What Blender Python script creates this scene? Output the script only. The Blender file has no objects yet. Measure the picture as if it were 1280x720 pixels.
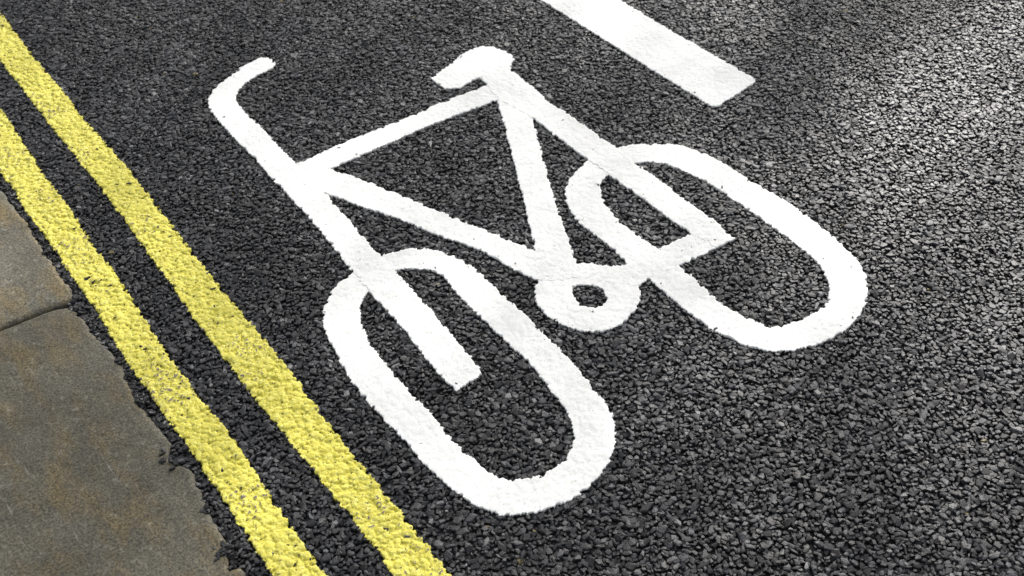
import bpy, math, numpy as np
from mathutils import Matrix, Vector
rng = np.random.default_rng(7)
S = bpy.context.scene
COL = S.collection

# ------------------------------------------------------------------ camera
# world: x across the road (kerb at x = 0.24, road to the right), y along the road, z up, metres
F_PX, PITCH, ROLL, YAW, CAM_H = 1542.863, 0.72346697, -0.09011936, -0.54773118, 1.6581
fwd = Vector((0, math.cos(PITCH), -math.sin(PITCH)))
up = Vector((0, math.sin(PITCH), math.cos(PITCH)))
right = Vector((1, 0, 0))
RZ = Matrix.Rotation(YAW, 3, 'Z')
cr, sr = math.cos(ROLL), math.sin(ROLL)
cx_ax = RZ @ (right * cr + up * sr)
cy_ax = RZ @ (right * -sr + up * cr)
cz_ax = RZ @ (-fwd)
cam_d = bpy.data.cameras.new('camera')
cam = bpy.data.objects.new('camera', cam_d)
COL.objects.link(cam)
M4 = Matrix((cx_ax, cy_ax, cz_ax)).transposed().to_4x4()
M4.translation = Vector((0, 0, CAM_H))
cam.matrix_world = M4
cam_d.sensor_fit = 'HORIZONTAL'
cam_d.sensor_width = 36.0
cam_d.lens = 36.0 * F_PX / 1280.0
cam_d.clip_start = 0.05
cam_d.clip_end = 3000
cam_d.dof.use_dof = True
cam_d.dof.focus_distance = 2.35
cam_d.dof.aperture_fstop = 6.3
S.camera = cam

# ------------------------------------------------------------------ light
SUN_EL, SUN_AZ = math.radians(31), math.radians(58)          # azimuth from +y towards +x
sun_dir = Vector((math.sin(SUN_AZ) * math.cos(SUN_EL), math.cos(SUN_AZ) * math.cos(SUN_EL), math.sin(SUN_EL)))
W = bpy.data.worlds.new('World')
S.world = W
W.use_nodes = True
wn, wl = W.node_tree.nodes, W.node_tree.links
sky = wn.new('ShaderNodeTexSky')
sky.sky_type = 'NISHITA'
sky.sun_disc = False
sky.sun_elevation = SUN_EL
sky.sun_rotation = SUN_AZ
sky.dust_density = 3.0
hs = wn.new('ShaderNodeHueSaturation')
hs.inputs['Saturation'].default_value = 0.22                  # thin high cloud: a nearly white sky
wl.new(sky.outputs[0], hs.inputs['Color'])
bg = wn['Background']
bg.inputs['Strength'].default_value = 0.12
wl.new(hs.outputs[0], bg.inputs['Color'])
sd = bpy.data.lights.new('sun', 'SUN')
sd.energy = 3.5
sd.angle = math.radians(0.9)
sd.color = (1.0, 0.965, 0.915)
so = bpy.data.objects.new('sun', sd)
COL.objects.link(so)
so.rotation_euler = sun_dir.to_track_quat('Z', 'Y').to_euler()
so.location = (12, 8, 10)
vs = S.view_settings
vs.view_transform = 'Standard'
vs.look = 'None'
vs.gamma = 1.0
vs.use_curve_mapping = False
vs.exposure = 1.02

# ------------------------------------------------------------------ helpers
def link(name, me, mat=None, parent=None):
    o = bpy.data.objects.new(name, me)
    COL.objects.link(o)
    if mat is not None:
        me.materials.append(mat)
    if parent is not None:
        o.parent = parent
    return o

def tag(o, label=None, cat=None, group=None, kind=None):
    for k, v in (('label', label), ('category', cat), ('group', group), ('kind', kind)):
        if v:
            o[k] = v
    return o

def mesh_np(name, V, T, smooth=False):
    """vertices (n,3), faces (m,3) or (m,4)"""
    me = bpy.data.meshes.new(name)
    V = np.ascontiguousarray(V, np.float32)
    T = np.ascontiguousarray(T, np.int32)
    k = T.shape[1]
    me.vertices.add(len(V))
    me.vertices.foreach_set('co', V.ravel())
    me.loops.add(T.size)
    me.loops.foreach_set('vertex_index', T.ravel())
    me.polygons.add(len(T))
    me.polygons.foreach_set('loop_start', np.arange(0, T.size, k, dtype=np.int32))
    me.polygons.foreach_set('use_smooth', np.full(len(T), smooth))
    me.update(calc_edges=True)
    return me

def vnoise(x, y, scale, seed):
    """smooth value noise in -1..1, feature size = scale (metres)"""
    g = np.random.default_rng(seed).uniform(-1, 1, (256, 256))
    u, v = x / scale, y / scale
    i, j = np.floor(u).astype(int), np.floor(v).astype(int)
    fu, fv = u - i, v - j
    fu, fv = fu * fu * (3 - 2 * fu), fv * fv * (3 - 2 * fv)
    i0, i1, j0, j1 = i % 256, (i + 1) % 256, j % 256, (j + 1) % 256
    return (g[i0, j0] * (1 - fu) + g[i1, j0] * fu) * (1 - fv) + (g[i0, j1] * (1 - fu) + g[i1, j1] * fu) * fv

def unproject(px):
    """photo pixels (1280 x 720) of marks lying on the road -> plan x, y"""
    px = np.asarray(px, float)
    a = (px[:, 0] - 640) / F_PX
    b = -(px[:, 1] - 360) / F_PX
    D = np.outer(a, cx_ax) + np.outer(b, cy_ax) - np.array(cz_ax)
    t = -CAM_H / D[:, 2]
    return D[:, :2] * t[:, None]

def parse(s):
    """'x,y x,y! ...' -> points and corner flags"""
    P, C = [], []
    for q in s.split():
        C.append(q.endswith('!'))
        P.append([float(a) for a in q.rstrip('!').split(',')])
    return np.array(P), np.array(C)

def spline(P, C, n=6):
    """closed Catmull-Rom through P with sharp corners where C"""
    out = []
    N = len(P)
    for i in range(N):
        p1, p2 = P[i], P[(i + 1) % N]
        p0 = p1 if C[i] else P[i - 1]
        p3 = p2 if C[(i + 1) % N] else P[(i + 2) % N]
        for k in range(n):
            t = k / n
            out.append(0.5 * ((2 * p1) + (-p0 + p2) * t + (2 * p0 - 5 * p1 + 4 * p2 - p3) * t * t + (-p0 + 3 * p1 - 3 * p2 + p3) * t ** 3))
    return np.array(out)

def sdf_poly(X, Y, poly):
    """signed distance, positive inside"""
    d2 = np.full(X.shape, 1e9)
    ins = np.zeros(X.shape, bool)
    for (ax, ay), (bx, by) in zip(poly, np.roll(poly, -1, 0)):
        ex, ey = bx - ax, by - ay
        L = ex * ex + ey * ey
        if L < 1e-14:
            continue
        wx, wy = X - ax, Y - ay
        t = np.clip((wx * ex + wy * ey) / L, 0, 1)
        d2 = np.minimum(d2, (wx - ex * t) ** 2 + (wy - ey * t) ** 2)
        c = (ay > Y) != (by > Y)
        if ey != 0:
            ins ^= c & (X < ax + ex * (Y - ay) / ey)
    return np.where(ins, 1, -1) * np.sqrt(d2)

# ------------------------------------------------------------------ materials
def new_mat(name):
    m = bpy.data.materials.new(name)
    m.use_nodes = True
    nt = m.node_tree
    return m, nt.nodes, nt.links, nt.nodes['Principled BSDF']

def noise_node(n, l, scale, detail=4, rough=0.6, vec=None):
    t = n.new('ShaderNodeTexNoise')
    t.inputs['Scale'].default_value = scale
    t.inputs['Detail'].default_value = detail
    t.inputs['Roughness'].default_value = rough
    if vec is not None:
        l.new(vec, t.inputs['Vector'])
    return t

def ramp_node(n, l, src, stops):
    r = n.new('ShaderNodeValToRGB')
    e = r.color_ramp.elements
    while len(e) < len(stops):
        e.new(0.5)
    for q, (p, c) in zip(e, stops):
        q.position = p
        q.color = (*c, 1) if len(c) == 3 else c
    l.new(src, r.inputs[0])
    return r

def bump_node(n, l, src, strength, dist, nrm=None):
    b = n.new('ShaderNodeBump')
    b.inputs['Strength'].default_value = strength
    b.inputs['Distance'].default_value = dist
    l.new(src, b.inputs['Height'])
    if nrm is not None:
        l.new(nrm, b.inputs['Normal'])
    return b

def mix_col(n, l, fac, a, b, mode='MIX'):
    m = n.new('ShaderNodeMix')
    m.data_type = 'RGBA'
    m.blend_type = mode
    for s, v in ((m.inputs[0], fac), (m.inputs[6], a), (m.inputs[7], b)):
        if hasattr(v, 'links'):
            l.new(v, s)
        elif isinstance(v, (int, float)):
            s.default_value = v
        else:
            s.default_value = (*v, 1)
    return m.outputs[2]

def obj_coord(n):
    return n.new('ShaderNodeTexCoord').outputs['Object']

def mat_stone():
    m, n, l, b = new_mat('bitumen_coated_stone')
    at = n.new('ShaderNodeAttribute')
    at.attribute_name = 'tone'
    r = ramp_node(n, l, at.outputs['Fac'], [(0, (0.005, 0.005, 0.0055)), (0.5, (0.0152, 0.0154, 0.0172)), (0.85, (0.050, 0.0505, 0.055)), (0.97, (0.12, 0.118, 0.116)), (1.0, (0.11, 0.09, 0.035))])
    co = obj_coord(n)
    nz = noise_node(n, l, 420, 3, 0.6, co)
    nr = ramp_node(n, l, nz.outputs['Fac'], [(0.36, (0.42, 0.42, 0.42)), (0.64, (1.8, 1.8, 1.8))])
    l.new(mix_col(n, l, 1.0, r.outputs[0], nr.outputs[0], 'MULTIPLY'), b.inputs['Base Color'])
    rr = ramp_node(n, l, nz.outputs['Fac'], [(0.3, (0.42,) * 3), (0.7, (0.62,) * 3)])
    l.new(rr.outputs[0], b.inputs['Roughness'])
    b.inputs['Specular IOR Level'].default_value = 0.33
    fine = noise_node(n, l, 900, 2, 0.6, co)
    l.new(bump_node(n, l, fine.outputs['Fac'], 0.35, 0.0006).outputs[0], b.inputs['Normal'])
    return m

def mat_binder():
    """the black mastic between the stones; far away it carries the look of the stones too"""
    m, n, l, b = new_mat('asphalt_binder')
    co = obj_coord(n)
    v = n.new('ShaderNodeTexVoronoi')
    v.inputs['Scale'].default_value = 85
    l.new(co, v.inputs['Vector'])
    c = ramp_node(n, l, v.outputs['Distance'], [(0.25, (0.03, 0.03, 0.032)), (0.75, (0.008, 0.008, 0.009))])
    l.new(c.outputs[0], b.inputs['Base Color'])
    b.inputs['Roughness'].default_value = 0.6
    inv = n.new('ShaderNodeMath')
    inv.operation = 'SUBTRACT'
    inv.inputs[0].default_value = 1
    l.new(v.outputs['Distance'], inv.inputs[1])
    l.new(bump_node(n, l, inv.outputs[0], 0.9, 0.005).outputs[0], b.inputs['Normal'])
    return m

def wear_fac(n, l, co, scale, lo, hi):
    """rubbed spots: the mesh's own wear (high stones, worn stretches) broken up by fine grain"""
    at = n.new('ShaderNodeAttribute')
    at.attribute_name = 'wear'
    g = noise_node(n, l, scale, 4, 0.75, co)
    m = n.new('ShaderNodeMath')
    m.operation = 'MULTIPLY'
    l.new(at.outputs['Fac'], m.inputs[0])
    l.new(g.outputs['Fac'], m.inputs[1])
    return ramp_node(n, l, m.outputs[0], [(lo, (0, 0, 0)), (hi, (1, 1, 1))]).outputs[0]

def mat_white():
    m, n, l, b = new_mat('white_thermoplastic')
    co = obj_coord(n)
    big = noise_node(n, l, 9, 3, 0.5, co)
    base = ramp_node(n, l, big.outputs['Fac'], [(0.3, (0.72, 0.715, 0.685)), (0.7, (0.79, 0.79, 0.77))])
    fine = noise_node(n, l, 330, 4, 0.7, co)
    fr = ramp_node(n, l, fine.outputs['Fac'], [(0.25, (0.80, 0.80, 0.79)), (0.5, (1, 1, 1))])
    c = mix_col(n, l, 1.0, base.outputs[0], fr.outputs[0], 'MULTIPLY')
    sp = noise_node(n, l, 270, 3, 0.7, co)
    spr = ramp_node(n, l, sp.outputs['Fac'], [(0.29, (0.9, 0.9, 0.9)), (0.405, (0, 0, 0))])
    c = mix_col(n, l, spr.outputs[0], c, (0.36, 0.35, 0.33))
    c = mix_col(n, l, wear_fac(n, l, co, 260, 0.50, 0.72), c, (0.30, 0.295, 0.28))
    l.new(c, b.inputs['Base Color'])
    b.inputs['Roughness'].default_value = 0.65
    b.inputs['Specular IOR Level'].default_value = 0.3
    f = noise_node(n, l, 520, 3, 0.7, co)
    l.new(bump_node(n, l, f.outputs['Fac'], 0.55, 0.0011).outputs[0], b.inputs['Normal'])
    return m

def mat_yellow():
    m, n, l, b = new_mat('yellow_road_paint')
    co = obj_coord(n)
    a = noise_node(n, l, 85, 5, 0.7, co)
    base = ramp_node(n, l, a.outputs['Fac'], [(0.25, (0.46, 0.385, 0.025)), (0.45, (0.60, 0.54, 0.072)), (0.6, (0.66, 0.605, 0.12)), (0.8, (0.74, 0.71, 0.27))])
    sp = noise_node(n, l, 210, 4, 0.72, co)
    spr = ramp_node(n, l, sp.outputs['Fac'], [(0.32, (0.85, 0.85, 0.85)), (0.39, (0, 0, 0))])
    pat = noise_node(n, l, 7, 3, 0.6, co)
    patr = ramp_node(n, l, pat.outputs['Fac'], [(0.36, (0.15, 0.15, 0.15)), (0.64, (1, 1, 1))])
    fac = mix_col(n, l, 1.0, spr.outputs[0], patr.outputs[0], 'MULTIPLY')
    c = mix_col(n, l, fac, base.outputs[0], (0.20, 0.17, 0.12))
    c = mix_col(n, l, wear_fac(n, l, co, 420, 0.30, 0.46), c, (0.165, 0.135, 0.10))
    l.new(c, b.inputs['Base Color'])
    b.inputs['Roughness'].default_value = 0.62
    b.inputs['Specular IOR Level'].default_value = 0.3
    f = noise_node(n, l, 330, 4, 0.7, co)
    l.new(bump_node(n, l, f.outputs['Fac'], 0.7, 0.002).outputs[0], b.inputs['Normal'])
    return m

def mat_kerb():
    m, n, l, b = new_mat('weathered_kerb_stone')
    g = n.new('ShaderNodeNewGeometry')
    co = g.outputs['Position']
    big = noise_node(n, l, 6, 5, 0.62, co)
    base = ramp_node(n, l, big.outputs['Fac'], [(0.3, (0.062, 0.056, 0.041)), (0.5, (0.084, 0.077, 0.058)), (0.72, (0.108, 0.100, 0.079))])
    grain = noise_node(n, l, 210, 4, 0.8, co)
    gr = ramp_node(n, l, grain.outputs['Fac'], [(0.40, (0.42, 0.42, 0.41)), (0.5, (1, 1, 1)), (0.60, (1.7, 1.7, 1.66))])
    c1 = mix_col(n, l, 0.85, base.outputs[0], gr.outputs[0], 'MULTIPLY')
    # rusty stains, drawn out along the road
    mp = n.new('ShaderNodeMapping')
    mp.inputs['Scale'].default_value = (17, 6, 10)
    mp.inputs['Rotation'].default_value = (0, 0, 0.25)
    l.new(co, mp.inputs['Vector'])
    st = noise_node(n, l, 1.0, 4, 0.6, mp.outputs[0])
    str_ = ramp_node(n, l, st.outputs['Fac'], [(0.48, (0, 0, 0)), (0.70, (0.66, 0.66, 0.66))])
    sg = mix_col(n, l, 1.0, (0.135, 0.096, 0.034), gr.outputs[0], 'MULTIPLY')
    c2 = mix_col(n, l, str_.outputs[0], c1, sg)
    lich = noise_node(n, l, 75, 5, 0.75, co)
    lr = ramp_node(n, l, lich.outputs['Fac'], [(0.58, (0, 0, 0)), (0.68, (0.6, 0.6, 0.6))])
    c3 = mix_col(n, l, lr.outputs[0], c2, (0.24, 0.235, 0.20))
    # pale scrape marks
    mp2 = n.new('ShaderNodeMapping')
    mp2.inputs['Scale'].default_value = (120, 9, 10)
    mp2.inputs['Rotation'].default_value = (0, 0, 0.12)
    l.new(co, mp2.inputs['Vector'])
    sc = noise_node(n, l, 1.0, 2, 0.5, mp2.outputs[0])
    scr = ramp_node(n, l, sc.outputs['Fac'], [(0.70, (0, 0, 0)), (0.76, (0.45, 0.45, 0.45))])
    c4 = mix_col(n, l, scr.outputs[0], c3, (0.32, 0.31, 0.28))
    tn = n.new('ShaderNodeAttribute')
    tn.attribute_name = 'tint'
    tint = ramp_node(n, l, tn.outputs['Fac'], [(0, (0.72, 0.71, 0.66)), (1, (1.34, 1.35, 1.37))])
    l.new(mix_col(n, l, 1.0, c4, tint.outputs[0], 'MULTIPLY'), b.inputs['Base Color'])
    b.inputs['Roughness'].default_value = 0.75
    b.inputs['Specular IOR Level'].default_value = 0.3
    b1 = bump_node(n, l, grain.outputs['Fac'], 0.8, 0.0018)
    l.new(bump_node(n, l, big.outputs['Fac'], 0.5, 0.02, b1.outputs[0]).outputs[0], b.inputs['Normal'])
    return m

def mat_plain(name, c, rough=0.85, scale=40, var=0.3, bump=0.3):
    m, n, l, b = new_mat(name)
    nz = noise_node(n, l, scale, 5, 0.65, obj_coord(n))
    lo, hi = tuple(a * (1 - var) for a in c), tuple(a * (1 + var) for a in c)
    r = ramp_node(n, l, nz.outputs['Fac'], [(0.3, lo), (0.7, hi)])
    l.new(r.outputs[0], b.inputs['Base Color'])
    b.inputs['Roughness'].default_value = rough
    l.new(bump_node(n, l, nz.outputs['Fac'], bump, 0.01).outputs[0], b.inputs['Normal'])
    return m

M_STONE, M_BINDER, M_WHITE, M_YELLOW, M_KERB = mat_stone(), mat_binder(), mat_white(), mat_yellow(), mat_kerb()
M_GROUND = mat_plain('bare_earth', (0.10, 0.085, 0.06), scale=3)
M_SLAB = mat_plain('paving_concrete', (0.20, 0.195, 0.18), scale=60)
M_JOINT = mat_plain('dark_joint_grit', (0.035, 0.033, 0.029), scale=120)
M_BARK = mat_plain('bark', (0.11, 0.085, 0.06), scale=25, bump=0.8)
M_LEAF = mat_plain('leaf_green', (0.06, 0.10, 0.025), rough=0.55, scale=8)

# ------------------------------------------------------------------ ground, road, pavements
def sheet(name, x0, x1, y0, y1, z, mat, kind='structure'):
    me = mesh_np(name, [(x0, y0, z), (x1, y0, z), (x1, y1, z), (x0, y1, z)], [(0, 1, 2, 3)])
    return tag(link(name, me, mat), kind=kind)

sheet('ground', -1500, 1500, -1500, 1500, -0.20, M_GROUND)
ROAD_Z = -0.0066                     # mastic level; the stones' tops lie at z = 0
sheet('road', 0.05, 7.6, -40, 60, ROAD_Z, M_BINDER)

def box(x0, x1, y0, y1, z0, z1):
    V = [(x, y, z) for z in (z0, z1) for y in (y0, y1) for x in (x0, x1)]
    return np.array(V, float), np.array([(0, 2, 3, 1), (4, 5, 7, 6), (0, 1, 5, 4), (1, 3, 7, 5), (3, 2, 6, 7), (2, 0, 4, 6)])

# kerb edge seen from above, in plan (x of the road side as a function of y)
KE = unproject([[0, 237], [33, 280], [57, 320], [77, 348], [95, 371], [88, 384], [107, 407], [125, 428], [151, 458], [171, 505], [213, 553], [215, 578], [242, 593], [262, 640], [284, 684], [289, 718]])
ko = np.argsort(KE[:, 1])
KEx, KEy = KE[ko, 0], KE[ko, 1]
KERB_BACK, KERB_H = -0.205, 0.009
JOINT_Y = 2.142

def kerb_edge(y):
    y = np.asarray(y, float)
    k = np.interp(y, KEy, KEx, left=0.235, right=0.243)
    return k + 0.0028 * vnoise(y, y * 0, 0.013, 31) + 0.0020 * vnoise(y, y * 0 + 5, 0.006, 32)

def kerb_stone(y0, y1, seed, fine, tint):
    du = 0.005 if fine else 0.02
    # across: fine near the road edge and along the joints
    back = np.arange(0, 1, du / 0.44)
    u = np.concatenate([[0, 0], back[1:-1], [0.985, 0.993, 0.998, 1.0, 1.0]])
    ny = max(4, int((y1 - y0) / du))
    v = np.linspace(0, 1, ny + 1)
    v = np.concatenate([[0, 0], v[:1] + 0.0005, v[1:-1], v[-1:] - 0.0005, [1, 1]])
    U, Vv = np.meshgrid(u, v, indexing='ij')
    slant = -0.066 * (U - 1) * 0.45                       # joints are cut a touch off square
    Y = y0 + (y1 - y0) * Vv + slant
    E = kerb_edge(Y)
    X = KERB_BACK + (E - KERB_BACK) * U
    dx, dy0, dy1 = E - X, (Y - y0 - slant), (y1 + slant - Y)
    dj = np.minimum(dy0, dy1)
    wear = 0.5 + 0.5 * vnoise(X, Y, 0.04, seed + 3)
    rx = 0.006 + 0.008 * wear
    def rnd(d, r):                                        # quarter-round drop
        t = np.clip(1 - d / r, 0, 1)
        return r * (1 - np.sqrt(np.clip(1 - t * t, 0, 1)))
    Z = KERB_H + 0.0012 * vnoise(X, Y, 0.09, seed) + 0.0006 * vnoise(X, Y, 0.02, seed + 1) + 0.0005 * vnoise(X, Y, 0.009, seed + 2)
    Z = Z - 0.75 * rnd(dx, rx) - 0.8 * rnd(dj, 0.007 + 0.006 * wear)
    corner = np.hypot(dx, dj)
    Z = Z - 0.010 * np.clip(1 - corner / 0.05, 0, 1) ** 2
    Z[0, :] = Z[-1, :] = -0.16
    Z[:, 0] = Z[:, -1] = -0.16
    a, b = U.shape
    idx = np.arange(a * b).reshape(a, b)
    Q = np.stack([idx[:-1, :-1], idx[1:, :-1], idx[1:, 1:], idx[:-1, 1:]], -1).reshape(-1, 4)
    me = mesh_np('kerb_stone', np.stack([X, Y, Z], -1).reshape(-1, 3), Q, True)
    at = me.attributes.new('tint', 'FLOAT', 'POINT')
    at.data.foreach_set('value', np.full(a * b, tint, np.float32))      # each stone is its own block: paler or browner
    return me

V, T = box(-0.24, 0.13, -12, 18, -0.19, -0.05)
kerb = tag(link('kerb', mesh_np('kerb', V, T), M_JOINT), kind='structure')
jt = [JOINT_Y + 0.915 * k for k in range(-6, 9)]
for k, y in enumerate(jt[:-1]):
    fine = -0.5 < y - JOINT_Y + 0.9 < 1.9
    link('kerb_stone', kerb_stone(y + 0.0035, jt[k + 1] - 0.0035, 40 + 7 * k, fine, (0.27, 0.88, 0.5)[(k - 5) % 3]), M_KERB, kerb)
# grit and dirt packed in the joints and behind the kerb
V, T = box(-0.212, 0.205, jt[0], jt[-1], -0.17, -0.012)
link('joint_fill', mesh_np('joint_fill', V, T), M_JOINT, kerb)

def pavement(name, x0, x1, y0, y1, z):
    V, T = box(x0, x1, y0, y1, -0.19, z - 0.02)
    p = tag(link(name, mesh_np(name, V, T), M_JOINT), kind='structure')
    nx = max(1, round((x1 - x0) / 0.6))
    w = (x1 - x0) / nx
    V, T = box(0.003, w - 0.003, 0.003, 0.597, -0.05, 0)
    sl = mesh_np('paving_slab', V, T)
    sl.materials.append(M_SLAB)
    for i in range(nx):
        for j in range(int((y1 - y0) / 0.6)):
            o = bpy.data.objects.new('paving_slab', sl)
            COL.objects.link(o)
            o.parent = p
            o.location = (x0 + i * w, y0 + j * 0.6, z + 0.001 * ((i * 7 + j * 3) % 4))
pavement('pavement', -2.04, -0.245, -3.0, 6.0, 0.006)
pavement('far_pavement', 7.75, 9.55, 0.0, 9.0, 0.10)
V, T = box(7.6, 7.745, -40, 60, -0.19, 0.11)
tag(link('far_kerb', mesh_np('far_kerb', V, T), M_KERB), kind='structure')

# ------------------------------------------------------------------ asphalt stones
PITCH_S = 0.0087
VIS = unproject([[0, 0], [1280, 0], [1280, 720], [0, 720]])
def scatter(pitch, margin, jit, seed):
    r = np.random.default_rng(seed)
    nx, ny = int(3.6 / pitch), int(4.6 / (pitch * 0.866))
    i, j = np.meshgrid(np.arange(nx), np.arange(ny), indexing='ij')
    X = 0.20 + (i + 0.5 * (j % 2)) * pitch
    Y = 0.0 + j * pitch * 0.866
    X = (X + r.uniform(-jit, jit, X.shape) * pitch).ravel()
    Y = (Y + r.uniform(-jit, jit, Y.shape) * pitch).ravel()
    d = sdf_poly(X, Y, VIS)
    ok = d > -margin
    e = kerb_edge(Y)
    ok &= X > e + 0.001
    return X[ok], Y[ok], d[ok]

def templates(n_var, rings, seed):
    r = np.random.default_rng(seed)
    out = []
    for _ in range(n_var):
        n = int(r.integers(4, 7))
        a = (np.arange(n) + r.uniform(-0.36, 0.36, n)) / n * 2 * np.pi
        rad = r.uniform(0.78, 1.22, n)
        V = []
        for (s, z, dz) in rings:
            q = rad * s * r.uniform(0.86, 1.14, n)
            V.append(np.stack([np.cos(a) * q, np.sin(a) * q, z + r.uniform(-dz, dz, n)], 1))
        V.append(np.array([[r.uniform(-.2, .2), r.uniform(-.2, .2), 0.03]]))
        V = np.concatenate(V)
        T = []
        for k in range(len(rings) - 1):
            for q in range(n):
                w = (q + 1) % n
                A, B, C, D = k * n + q, k * n + w, (k + 1) * n + w, (k + 1) * n + q
                T += [(A, C, D), (A, B, C)]
        c = len(V) - 1
        o_ = (len(rings) - 1) * n
        T += [(c, o_ + q, o_ + (q + 1) % n) for q in range(n)]
        out.append((V, np.array(T)))
    return out

def stones_mesh(X, Y, R, Zt, tone, tpl, seed, tilt=0.12):
    r = np.random.default_rng(seed)
    which = r.integers(0, len(tpl), len(X))
    Vs, Ts, Cs, off = [], [], [], 0
    for k, (V, T) in enumerate(tpl):
        s = np.nonzero(which == k)[0]
        if not len(s):
            continue
        m = len(s)
        ang = r.uniform(0, 2 * np.pi, m)
        asp = np.exp(r.normal(0, 0.22, m))
        x = V[None, :, 0] * (R[s] * asp)[:, None]
        y = V[None, :, 1] * (R[s] / asp)[:, None]
        z = V[None, :, 2] * np.minimum(R[s], 0.0068)[:, None]
        z = z + x * r.normal(0, tilt, m)[:, None] + y * r.normal(0, tilt, m)[:, None]
        ca, sa = np.cos(ang)[:, None], np.sin(ang)[:, None]
        P = np.stack([x * ca - y * sa + X[s][:, None], x * sa + y * ca + Y[s][:, None], z + Zt[s][:, None]], -1)
        Vs.append(P.reshape(-1, 3))
        Ts.append((T[None] + (np.arange(m) * len(V))[:, None, None] + off).reshape(-1, 3))
        Cs.append(np.repeat(tone[s], len(V)))
        off += m * len(V)
    me = mesh_np('asphalt_stones', np.concatenate(Vs), np.concatenate(Ts))
    at = me.attributes.new('tone', 'FLOAT', 'POINT')
    at.data.foreach_set('value', np.concatenate(Cs).astype(np.float32))
    return me

X, Y, D = scatter(PITCH_S, 0.18, 0.42, 11)
N = len(X)
R = PITCH_S * 0.60 * np.exp(np.clip(rng.normal(0, 0.27, N), -0.6, 0.62))
ZT = np.clip(rng.normal(0, 0.0014, N), -0.0034, 0.0016) - 0.0006 + (R - PITCH_S * 0.60) * 0.22
undul = 0.0012 * vnoise(X, Y, 0.11, 71) + 0.0008 * vnoise(X, Y, 0.03, 72)
ZT = ZT + undul
patch = vnoise(X, Y, 0.16, 73) * 0.09 + vnoise(X, Y, 0.05, 74) * 0.07
side_light = np.clip((X - 0.45) / 1.6, 0, 1)                # brighter light away from the kerb, put into the stones' tone
TONE = np.clip(rng.normal(0.26, 0.28, N) + patch * 1.8 + 0.24 * side_light, 0.02, 0.95)
TONE[rng.random(N) < 0.004] = 0.97
TONE[rng.random(N) < 0.0004] = 1.0
crumb = unproject([[600, 655], [640, 672], [615, 690], [250, 100], [585, 230]])
for q in crumb:                                          # stray crumbs of old yellow paint
    TONE[(np.hypot(X - q[0], Y - q[1]) < 0.06) & (rng.random(N) < 0.008)] = 1.0
near = D > -0.04
T_HI = templates(30, [(1.04, -1.0, 0.05), (1.0, -0.24, 0.12), (0.78, 0.0, 0.06)], 3)
T_LO = templates(16, [(1.0, -1.0, 0.05), (0.8, 0.0, 0.10)], 4)
rest = ~near
ky = np.arange(0.9, 3.3, 0.0035)
kx = kerb_edge(ky) + rng.uniform(-0.007, 0.010, len(ky))
kz = rng.uniform(-0.001, 0.0065, len(ky))
for (px, py, rad, cnt) in ((218, 574, 0.020, 34), (284, 692, 0.017, 40), (258, 640, 0.008, 8), (100, 392, 0.010, 8), (180, 505, 0.010, 10), (150, 455, 0.008, 7), (60, 318, 0.008, 6)):
    c = unproject([[px, py]])[0]
    q = c + rng.normal(0, rad * 0.55, (cnt, 2))
    kx, ky = np.concatenate([kx, q[:, 0]]), np.concatenate([ky, q[:, 1]])
    kz = np.concatenate([kz, rng.uniform(0.006, 0.0125, cnt)])
kr = rng.uniform(0.0032, 0.0066, len(kx))
tag(link('kerb_edge_crumbs', stones_mesh(kx, ky, kr, kz, np.clip(rng.normal(0.3, 0.2, len(kx)), 0.02, 0.9), T_HI, 23, 0.25), M_STONE), kind='stuff',
    label='loose black asphalt crumbs broken over the kerb stone edge', cat='asphalt')
fx, fy, fd = scatter(0.0170, 0.01, 0.5, 12)      # small chips down in the gaps
fr = rng.uniform(0.0022, 0.0042, len(fx))
fz = rng.uniform(-0.0036, -0.0012, len(fx))
ft = np.clip(rng.normal(0.3, 0.15, len(fx)), 0.02, 0.9)
tag(link('asphalt_chips', stones_mesh(np.concatenate([X[rest], fx]), np.concatenate([Y[rest], fy]), np.concatenate([R[rest], fr]),
    np.concatenate([ZT[rest], fz]), np.concatenate([TONE[rest], ft]), T_LO, 22), M_STONE), kind='stuff',
    label='small dark chips filling the gaps between the asphalt stones', cat='asphalt')

# relief of the stones, used to drape the paint
G = 0.0018
GX0, GY0, GX1, GY1 = 0.22, 0.25, 2.20, 4.15
gx, gy = np.arange(GX0, GX1, G), np.arange(GY0, GY1, G)
HF = np.full((len(gx), len(gy)), -0.0055)
sel = (X > GX0 + .02) & (X < GX1 - .02) & (Y > GY0 + .02) & (Y < GY1 - .02)
sx, sy, srd, sz = X[sel], Y[sel], R[sel], ZT[sel]
ci, cj = np.round((sx - GX0) / G).astype(int), np.round((sy - GY0) / G).astype(int)
for di in range(-7, 8):
    for dj in range(-7, 8):
        a, b = ci + di, cj + dj
        d = np.hypot(gx[a] - sx, gy[b] - sy) / srd
        h = np.where(d < 1.05, sz - 0.004 * np.clip(d - 0.62, 0, None) / 0.4, -1)
        np.maximum.at(HF, (a, b), h)
def blur(A, k):
    for _ in range(k):
        A = (np.roll(A, 1, 0) + np.roll(A, -1, 0) + 2 * A) / 4
        A = (np.roll(A, 1, 1) + np.roll(A, -1, 1) + 2 * A) / 4
    return A
HF1, HF2, HF5 = blur(HF, 1), blur(HF, 4), blur(HF, 14)
HFB = blur(HF5[::4, ::4], 10).repeat(4, 0).repeat(4, 1)[:len(gx), :len(gy)]
HFB = blur(HFB, 8)
HM = float(HF2.mean())
COVER = np.zeros(N, bool)

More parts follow.
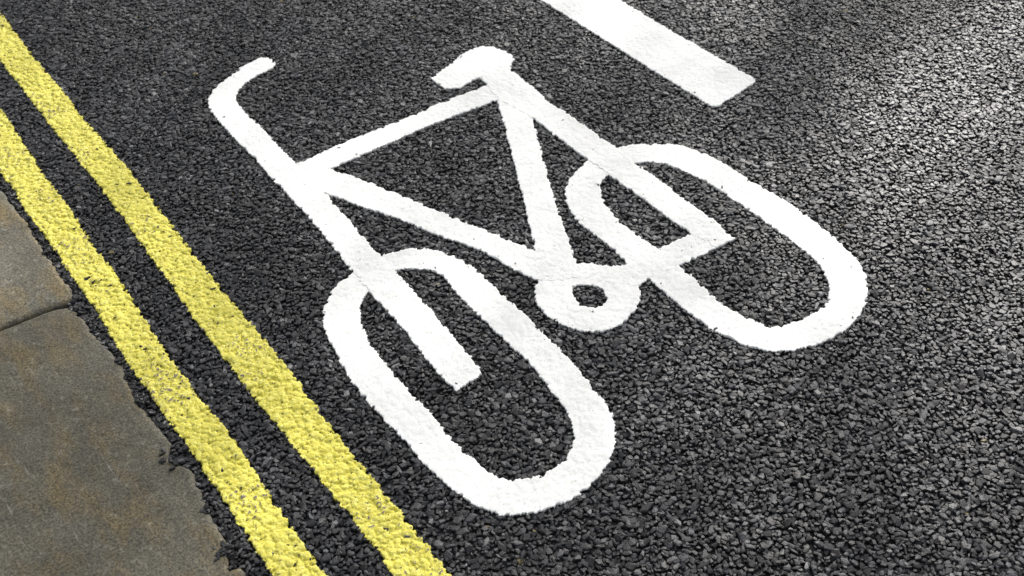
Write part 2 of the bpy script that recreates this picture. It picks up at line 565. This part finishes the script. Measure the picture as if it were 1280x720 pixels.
# ------------------------------------------------------------------ painted markings
def paint(name, outer, holes, mat, parent, lift, drape, soft, rag, seed, wear=0.0, spots=(), crisp=False):
    """a coat of paint over the stones: plan outline -> sheet following the stones, ragged rim, skirt"""
    lo, hi = outer.min(0) - 0.012, outer.max(0) + 0.012
    i0, i1 = np.searchsorted(gx, [lo[0], hi[0]])
    j0, j1 = np.searchsorted(gy, [lo[1], hi[1]])
    xs, ys = gx[i0:i1], gy[j0:j1]
    XX, YY = np.meshgrid(xs, ys, indexing='ij')
    F = sdf_poly(XX, YY, outer)
    for h in holes:
        F = np.minimum(F, -sdf_poly(XX, YY, h))
    h1, h2, h5, hb = (A[i0:i1, j0:j1] for A in (HF1, HF2, HF5, HFB))
    if not crisp and wear == 0:
        a_, b_ = np.round((X - xs[0]) / G).astype(int), np.round((Y - ys[0]) / G).astype(int)
        k_ = (a_ >= 0) & (a_ < len(xs)) & (b_ >= 0) & (b_ < len(ys))
        COVER[np.nonzero(k_)[0][F[a_[k_], b_[k_]] > 0.014]] = True
    F = F - 0.0006
    F = F + rag * (np.clip((h2 - HM) * 0.9, -0.0022, 0.0022) + 0.0009 * vnoise(XX, YY, 0.0045, seed) + 0.0013 * vnoise(XX, YY, 0.0024, seed + 3) + 0.0004 * vnoise(XX, YY, 0.022, seed + 1))
    if wear > 0:                                            # small spots rubbed through to the stones
        w = vnoise(XX, YY, 0.0065, seed + 5) + 0.55 * vnoise(XX, YY, 0.10, seed + 6) + 0.35 * vnoise(XX, YY, 0.003, seed + 8)
        for (px, py, rad, amt) in spots:
            c = unproject([[px, py]])[0]
            w = w + 0.8 * amt * np.exp(-((XX - c[0]) ** 2 + (YY - c[1]) ** 2) / rad ** 2)
        F = np.minimum(F, (1.42 - wear - w) * 0.006)
    if crisp:
        h1 = 0.55 * h1 + 0.45 * HF[i0:i1, j0:j1]
    Z = drape * h1 + soft * h5 + (1 - drape - soft) * hb + lift + 0.00015 * vnoise(XX, YY, 0.009, seed + 2) + (0.0004 if crisp else 0.00012) * vnoise(XX, YY, 0.0032, seed + 4)
    local = np.zeros(XX.shape)
    for (px, py, rad, amt) in spots:
        c = unproject([[px, py]])[0]
        local += amt * np.exp(-((XX - c[0]) ** 2 + (YY - c[1]) ** 2) / rad ** 2)
    pn = np.clip(0.45 + 0.75 * vnoise(XX, YY, 0.11, seed + 6) + 0.3 * vnoise(XX, YY, 0.03, seed + 7) + local, 0, 1.6)
    WR = np.clip((h1 - h5) / 0.0012 + 0.9 * vnoise(XX, YY, 0.0042, seed + 9) - 0.15, 0, 1) * pn * np.clip(0.75 + 0.7 * vnoise(XX, YY, 0.0028, seed + 12), 0, 1.3)
    # vertices just outside the rim slide onto it
    gxx, gyy = np.gradient(F, G)
    gn = np.maximum(np.hypot(gxx, gyy), 0.3)
    out = (F < 0)
    sh = np.clip(-F / gn, 0, 1.3 * G)
    PX = np.where(out, XX + gxx / gn * sh, XX)
    PY = np.where(out, YY + gyy / gn * sh, YY)
    rim = np.clip(1 - F / 0.0035, 0, 1)
    Z = Z - (0.0008 if crisp else 0.0002) * rim ** 2
    ins = F > 0
    cell = ins[:-1, :-1] | ins[1:, :-1] | ins[1:, 1:] | ins[:-1, 1:]
    ok = F > -1.5 * G
    cell &= ok[:-1, :-1] & ok[1:, :-1] & ok[1:, 1:] & ok[:-1, 1:]
    idx = np.arange(F.size).reshape(F.shape)
    Q = np.stack([idx[:-1, :-1], idx[1:, :-1], idx[1:, 1:], idx[:-1, 1:]], -1)[cell]
    P = np.stack([PX, PY, Z], -1).reshape(-1, 3)
    used, inv = np.unique(Q, return_inverse=True)
    P = P[used]
    WR = WR.reshape(-1)[used]
    Q = inv.reshape(-1, 4)
    # skirt down between the stones along every border edge
    E = np.concatenate([Q[:, [0, 1]], Q[:, [1, 2]], Q[:, [2, 3]], Q[:, [3, 0]]])
    key = np.sort(E, 1)
    key = key[:, 0].astype(np.int64) * len(P) + key[:, 1]
    _, first, cnt = np.unique(key, return_index=True, return_counts=True)
    B = E[first[cnt == 1]]
    bv = np.unique(B)
    mp = np.full(len(P), -1)
    mp[bv] = len(P) + np.arange(len(bv))
    low = P[bv].copy()
    low[:, 2] = np.minimum(low[:, 2] - 0.003, -0.0045)
    SK = np.stack([B[:, 1], B[:, 0], mp[B[:, 0]], mp[B[:, 1]]], 1)
    me = mesh_np(name, np.concatenate([P, low]), np.concatenate([Q, SK]), not crisp)
    at = me.attributes.new('wear', 'FLOAT', 'POINT')
    at.data.foreach_set('value', np.concatenate([WR, WR[bv]]).astype(np.float32))
    return link(name, me, mat, parent)

def outline(s):
    P, C = parse(s)
    return spline(unproject(P), C)

def stretch(line, pieces, mat):
    """the plain far runs of a line, well outside the picture"""
    V, T = [], []
    for (x0, x1, y0, y1) in pieces:
        n = len(V)
        V += [(x0, y0, -0.001), (x1, y0, -0.001), (x1, y1, -0.001), (x0, y1, -0.001)]
        T.append((n, n + 1, n + 2, n + 3))
    link('far_stretch', mesh_np('far_stretch', V, T), mat, line)

# double yellow lines: 75 mm wide, hand-laid, so the edges wander a few millimetres
def yellow(xa, xb, seed, wear, label, spots):
    y = np.arange(0.70, 3.90, 0.03)
    w = lambda k: 0.0015 * vnoise(y, y * 0, 0.09, seed + 10 + k)
    ea, eb = (np.interp(y, *np.array(e).T) for e in (xa, xb))
    poly = np.concatenate([np.stack([ea + w(0), y], 1), np.stack([eb + w(1), y], 1)[::-1]])
    o = paint('yellow_line', poly, [], M_YELLOW, None, 0.0027, 0.52, 0.25, 1.8, seed, wear, spots, True)
    stretch(o, [(float(ea[-1]), float(eb[-1]), 3.885, 40), (float(ea[0]), float(eb[0]), -20, 0.715)], M_YELLOW)
    return tag(o, label, 'road marking', 'double yellow lines beside the kerb')
yellow([(1, .267), (1.3, .272), (1.57, .273), (1.9, .267), (2.2, .272), (2.5, .268), (3.6, .267)],
       [(1, .335), (1.25, .337), (1.6, .343), (1.88, .337), (2.2, .343), (2.6, .345), (2.9, .350), (3.6, .350)], 101, 0.0, 'yellow painted line nearest the kerb stones, more worn, of the pair',
       [(300, 590, 0.10, 0.5), (345, 690, 0.10, 0.4), (215, 480, 0.05, 0.25), (60, 265, 0.05, 0.2)])
yellow([(1, .430), (1.3, .432), (1.6, .425), (1.85, .424), (2.1, .431), (2.5, .434), (3, .430), (3.6, .429)],
       [(1, .501), (1.4, .500), (1.7, .506), (2.1, .503), (2.45, .512), (2.8, .505), (3.25, .504), (3.6, .511)], 131, -0.08, 'yellow painted line nearer the white bicycle, farther from the kerb',
       [(332, 480, 0.07, 0.75), (228, 352, 0.045, 0.45), (468, 634, 0.035, 0.7), (300, 425, 0.05, 0.3), (75, 140, 0.04, 0.3)])

# lane dash
poly = np.array([[1.7195, 3.1], [1.878, 3.1]] + [[1.8765, 1.87], [1.8735, 1.851], [1.865, 1.846], [1.735, 1.828], [1.724, 1.830], [1.7205, 1.845]])
lane = paint('lane_line', poly, [], M_WHITE, None, 0.0037, 0.10, 0.06, 1.4, 161)
stretch(lane, [(1.7195, 1.878, 3.09, 5.85)], M_WHITE)
tag(lane, 'straight white lane line ending beyond the bicycle saddle', 'road marking')

# bicycle symbol
bike = bpy.data.objects.new('bicycle_marking', None)
COL.objects.link(bike)
tag(bike, 'white painted bicycle symbol on the dark asphalt', 'road marking')
def part(name, s, lift, seed, hole=(), wear=0.0, drape=0.10, soft=0.06, rag=1.6, spots=()):
    return paint(name, outline(s), [outline(h) for h in hole], M_WHITE, bike, lift, drape, soft, rag, seed, wear, spots)

part('front_wheel', '475,321 442,341 418,362 406,390 408,415 421,442 437,471 470,512 515,560 540,588 570,614 601,634 629,643 662,641 707,627 740,604 762,571 768,538 762,515 740,486 715,455 655,395 630,371 597,340 565,321 532,313 510,313',
     0.0036, 201, ['461,365 450,381 450,402 462,430 490,468 510,490 545,527 570,556 598,582 618,595 643,602 673,597 705,579 717,557 717,528 705,507 690,488 660,452 615,410 580,375 555,347 535,337 496,337 475,346'])
part('rear_wheel', '737,202 717,220 707,240 710,257 727,280 762,307 787,331 811,349 840,373 872,399 900,417 935,432 967,439 1005,435 1045,419 1075,392 1083,367 1080,345 1065,320 1042,297 1020,279 967,244 917,214 885,196 855,185 830,181 797,182 775,186',
     0.0036, 221, ['760,219 749,231 752,248 767,270 797,297 820,312 850,334 892,373 930,397 965,409 1000,402 1029,386 1038,368 1035,350 1020,327 990,301 942,267 895,235 855,214 820,203 792,205'])
part('handlebar_and_fork', '331,73 342,79 339,86 320,95 301,109 295,122 301,137 325,160 350,187 372,209 405,241 427,267 460,305 475,320 497,345 540,392 570,427 604,467! 570,488! 547,464 497,402 465,367 440,338 420,312 390,275 347,230 320,199 295,174 268,144 261,129 266,115 287,97 310,81',
     0.0041, 241)
part('top_tube', '366,210! 375,205! 425,182 490,157 552,130 607,109! 632,120! 620,126! 547,153 482,181 411,212! 390,222!', 0.0037, 261)
part('down_tube', '372,206! 411,212 465,231 515,252 562,271 600,286 640,303 676,319! 700,340! 674,351! 650,340 595,311 550,295 500,274 450,257 404,240 364,226!', 0.0041, 281, wear=0.03, spots=[(610, 322, 0.016, 1.0), (585, 312, 0.014, 0.9), (630, 332, 0.012, 0.7)])
part('seat_tube', '622,122! 635,170 647,222 665,290 671,318 677,354! 726,347! 720,332 700,272 682,215 673,178 665,149! 650,115!', 0.0039, 301)
part('saddle', '540,99! 554,89 567,79 582,67 600,60 615,60 633,66 643,74! 636,87! 614,108! 599,97! 584,105 573,111! 557,111!', 0.0038, 321)
part('seat_stay', '600,96! 610,107 624,124 664,147 690,166 737,201 765,221 800,246 840,275 867,294! 896,310! 916,299! 890,276 860,254 815,221 792,205 774,188 757,179 730,158 690,130 660,107 634,86!', 0.0042, 341, wear=0.03, spots=[(880, 280, 0.03, 0.55), (820, 225, 0.012, 0.7), (862, 252, 0.012, 0.6)])
part('chain_stay', '868,293! 890,283! 916,299! 884,315 851,331 812,348 797,359! 775,355! 720,346! 717,332! 742,330 765,334 790,331 827,312', 0.0038, 361, wear=0.02, spots=[(860, 325, 0.02, 0.6)])
part('chain_ring', '671,355 670,372 680,390 697,402 718,411 740,415 762,411 782,400 797,380 800,367 796,353 777,341 745,336 708,337 683,344', 0.0037, 381,
     ['715,361 730,356 751,359 758,369 755,380 738,386 720,378'])

shown = near & ~COVER            # stones wholly buried under thick white paint are left out
tag(link('asphalt_stones', stones_mesh(X[shown], Y[shown], R[shown], ZT[shown], TONE[shown], T_HI, 21), M_STONE), kind='stuff',
    label='dark grey angular stones packed in the asphalt road surface', cat='asphalt')

# ------------------------------------------------------------------ street tree across the road (out of frame): its broken shade falls on the road
def street_tree():
    t = bpy.data.objects.new('street_tree', None)
    COL.objects.link(t)
    C = Vector((1.35, 1.75, 0)) + sun_dir * (6.4 / sun_dir.z)
    base = Vector((min(C.x, 9.2), C.y + 0.4, 0.08))
    tag(t, 'broad leafy street tree out of view on the far pavement, thinned to shape its shade', 'tree')
    r = np.random.default_rng(5)
    def tube(p, q, a, b, n=9, seg=5, wob=0.1):
        p, q = np.array(p), np.array(q)
        V, T = [], []
        for s in range(seg + 1):
            f = s / seg
            c = p + (q - p) * f + (r.normal(0, wob, 3) if 0 < s < seg else 0)
            R_ = a + (b - a) * f
            for k in range(n):
                th = 2 * math.pi * k / n
                V.append(c + R_ * np.array([math.cos(th), math.sin(th), 0.0]) * (1 + 0.1 * math.sin(3 * th + s)))
        for s in range(seg):
            for k in range(n):
                w = (k + 1) % n
                T.append((s * n + k, s * n + w, (s + 1) * n + w, (s + 1) * n + k))
        return V, T
    V, T = [], []
    fork = (base.x + 0.1, base.y, 3.2)
    for a in [((base.x, base.y, 0.05), fork, 0.26, 0.17)] + [(fork, (C.x + 2.2 * math.cos(k * 1.05), C.y + 2.2 * math.sin(k * 1.05), 5.4 + 0.9 * (k % 3)), 0.06, 0.015) for k in range(6)]:
        v, f = tube(*a)
        T += [tuple(i + len(V) for i in q) for q in f]
        V += v
    link('trunk', mesh_np('trunk', V, T, True), M_BARK, t)
    # leaves through the crown's volume; thinned along the sun's rays to shape light patches on the road
    n = 20000
    P = r.normal(0, 1, (n, 3))
    P = P / np.linalg.norm(P, axis=1)[:, None] * (r.random(n) ** 0.4)[:, None]
    P = P * np.array([3.4, 3.4, 2.5]) + np.array([C.x, C.y, C.z])
    lump = vnoise(P[:, 0] + 0.6 * P[:, 2], P[:, 1] - 0.5 * P[:, 2], 0.7, 91)
    g = P[:, :2] - np.array([sun_dir.x, sun_dir.y]) * (P[:, 2] / sun_dir.z)[:, None]
    def gap(cx, cy, rx, ry, a):
        dx, dy = g[:, 0] - cx, g[:, 1] - cy
        u, v = dx * math.cos(a) + dy * math.sin(a), -dx * math.sin(a) + dy * math.cos(a)
        return np.exp(-((u / rx) ** 2 + (v / ry) ** 2))
    thin = 0.72 * gap(1.95, 1.47, 0.50, 0.19, 0.22) + 0.75 * gap(2.75, 1.62, 0.30, 0.14, 0.1) + 0.36 * gap(1.75, 1.08, 0.5, 0.3, 0.7) - 0.5 * gap(2.25, 1.93, 0.5, 0.14, 0.1)
    keep = r.random(n) < np.clip(0.66 + 0.07 * lump - thin, 0.0, 1)
    P = P[keep]
    m = len(P)
    sz = r.uniform(0.035, 0.06, m)
    a = r.normal(0, 1, (m, 3)); a /= np.linalg.norm(a, axis=1)[:, None]
    b = np.cross(a, r.normal(0, 1, (m, 3))); b /= np.linalg.norm(b, axis=1)[:, None]
    A, B = a * sz[:, None], b * (sz * 0.6)[:, None]
    LV = np.stack([P - A, P + B, P + A, P - B], 1).reshape(-1, 3)
    link('crown', mesh_np('crown', LV, np.arange(4 * m).reshape(m, 4)), M_LEAF, t)
street_tree()
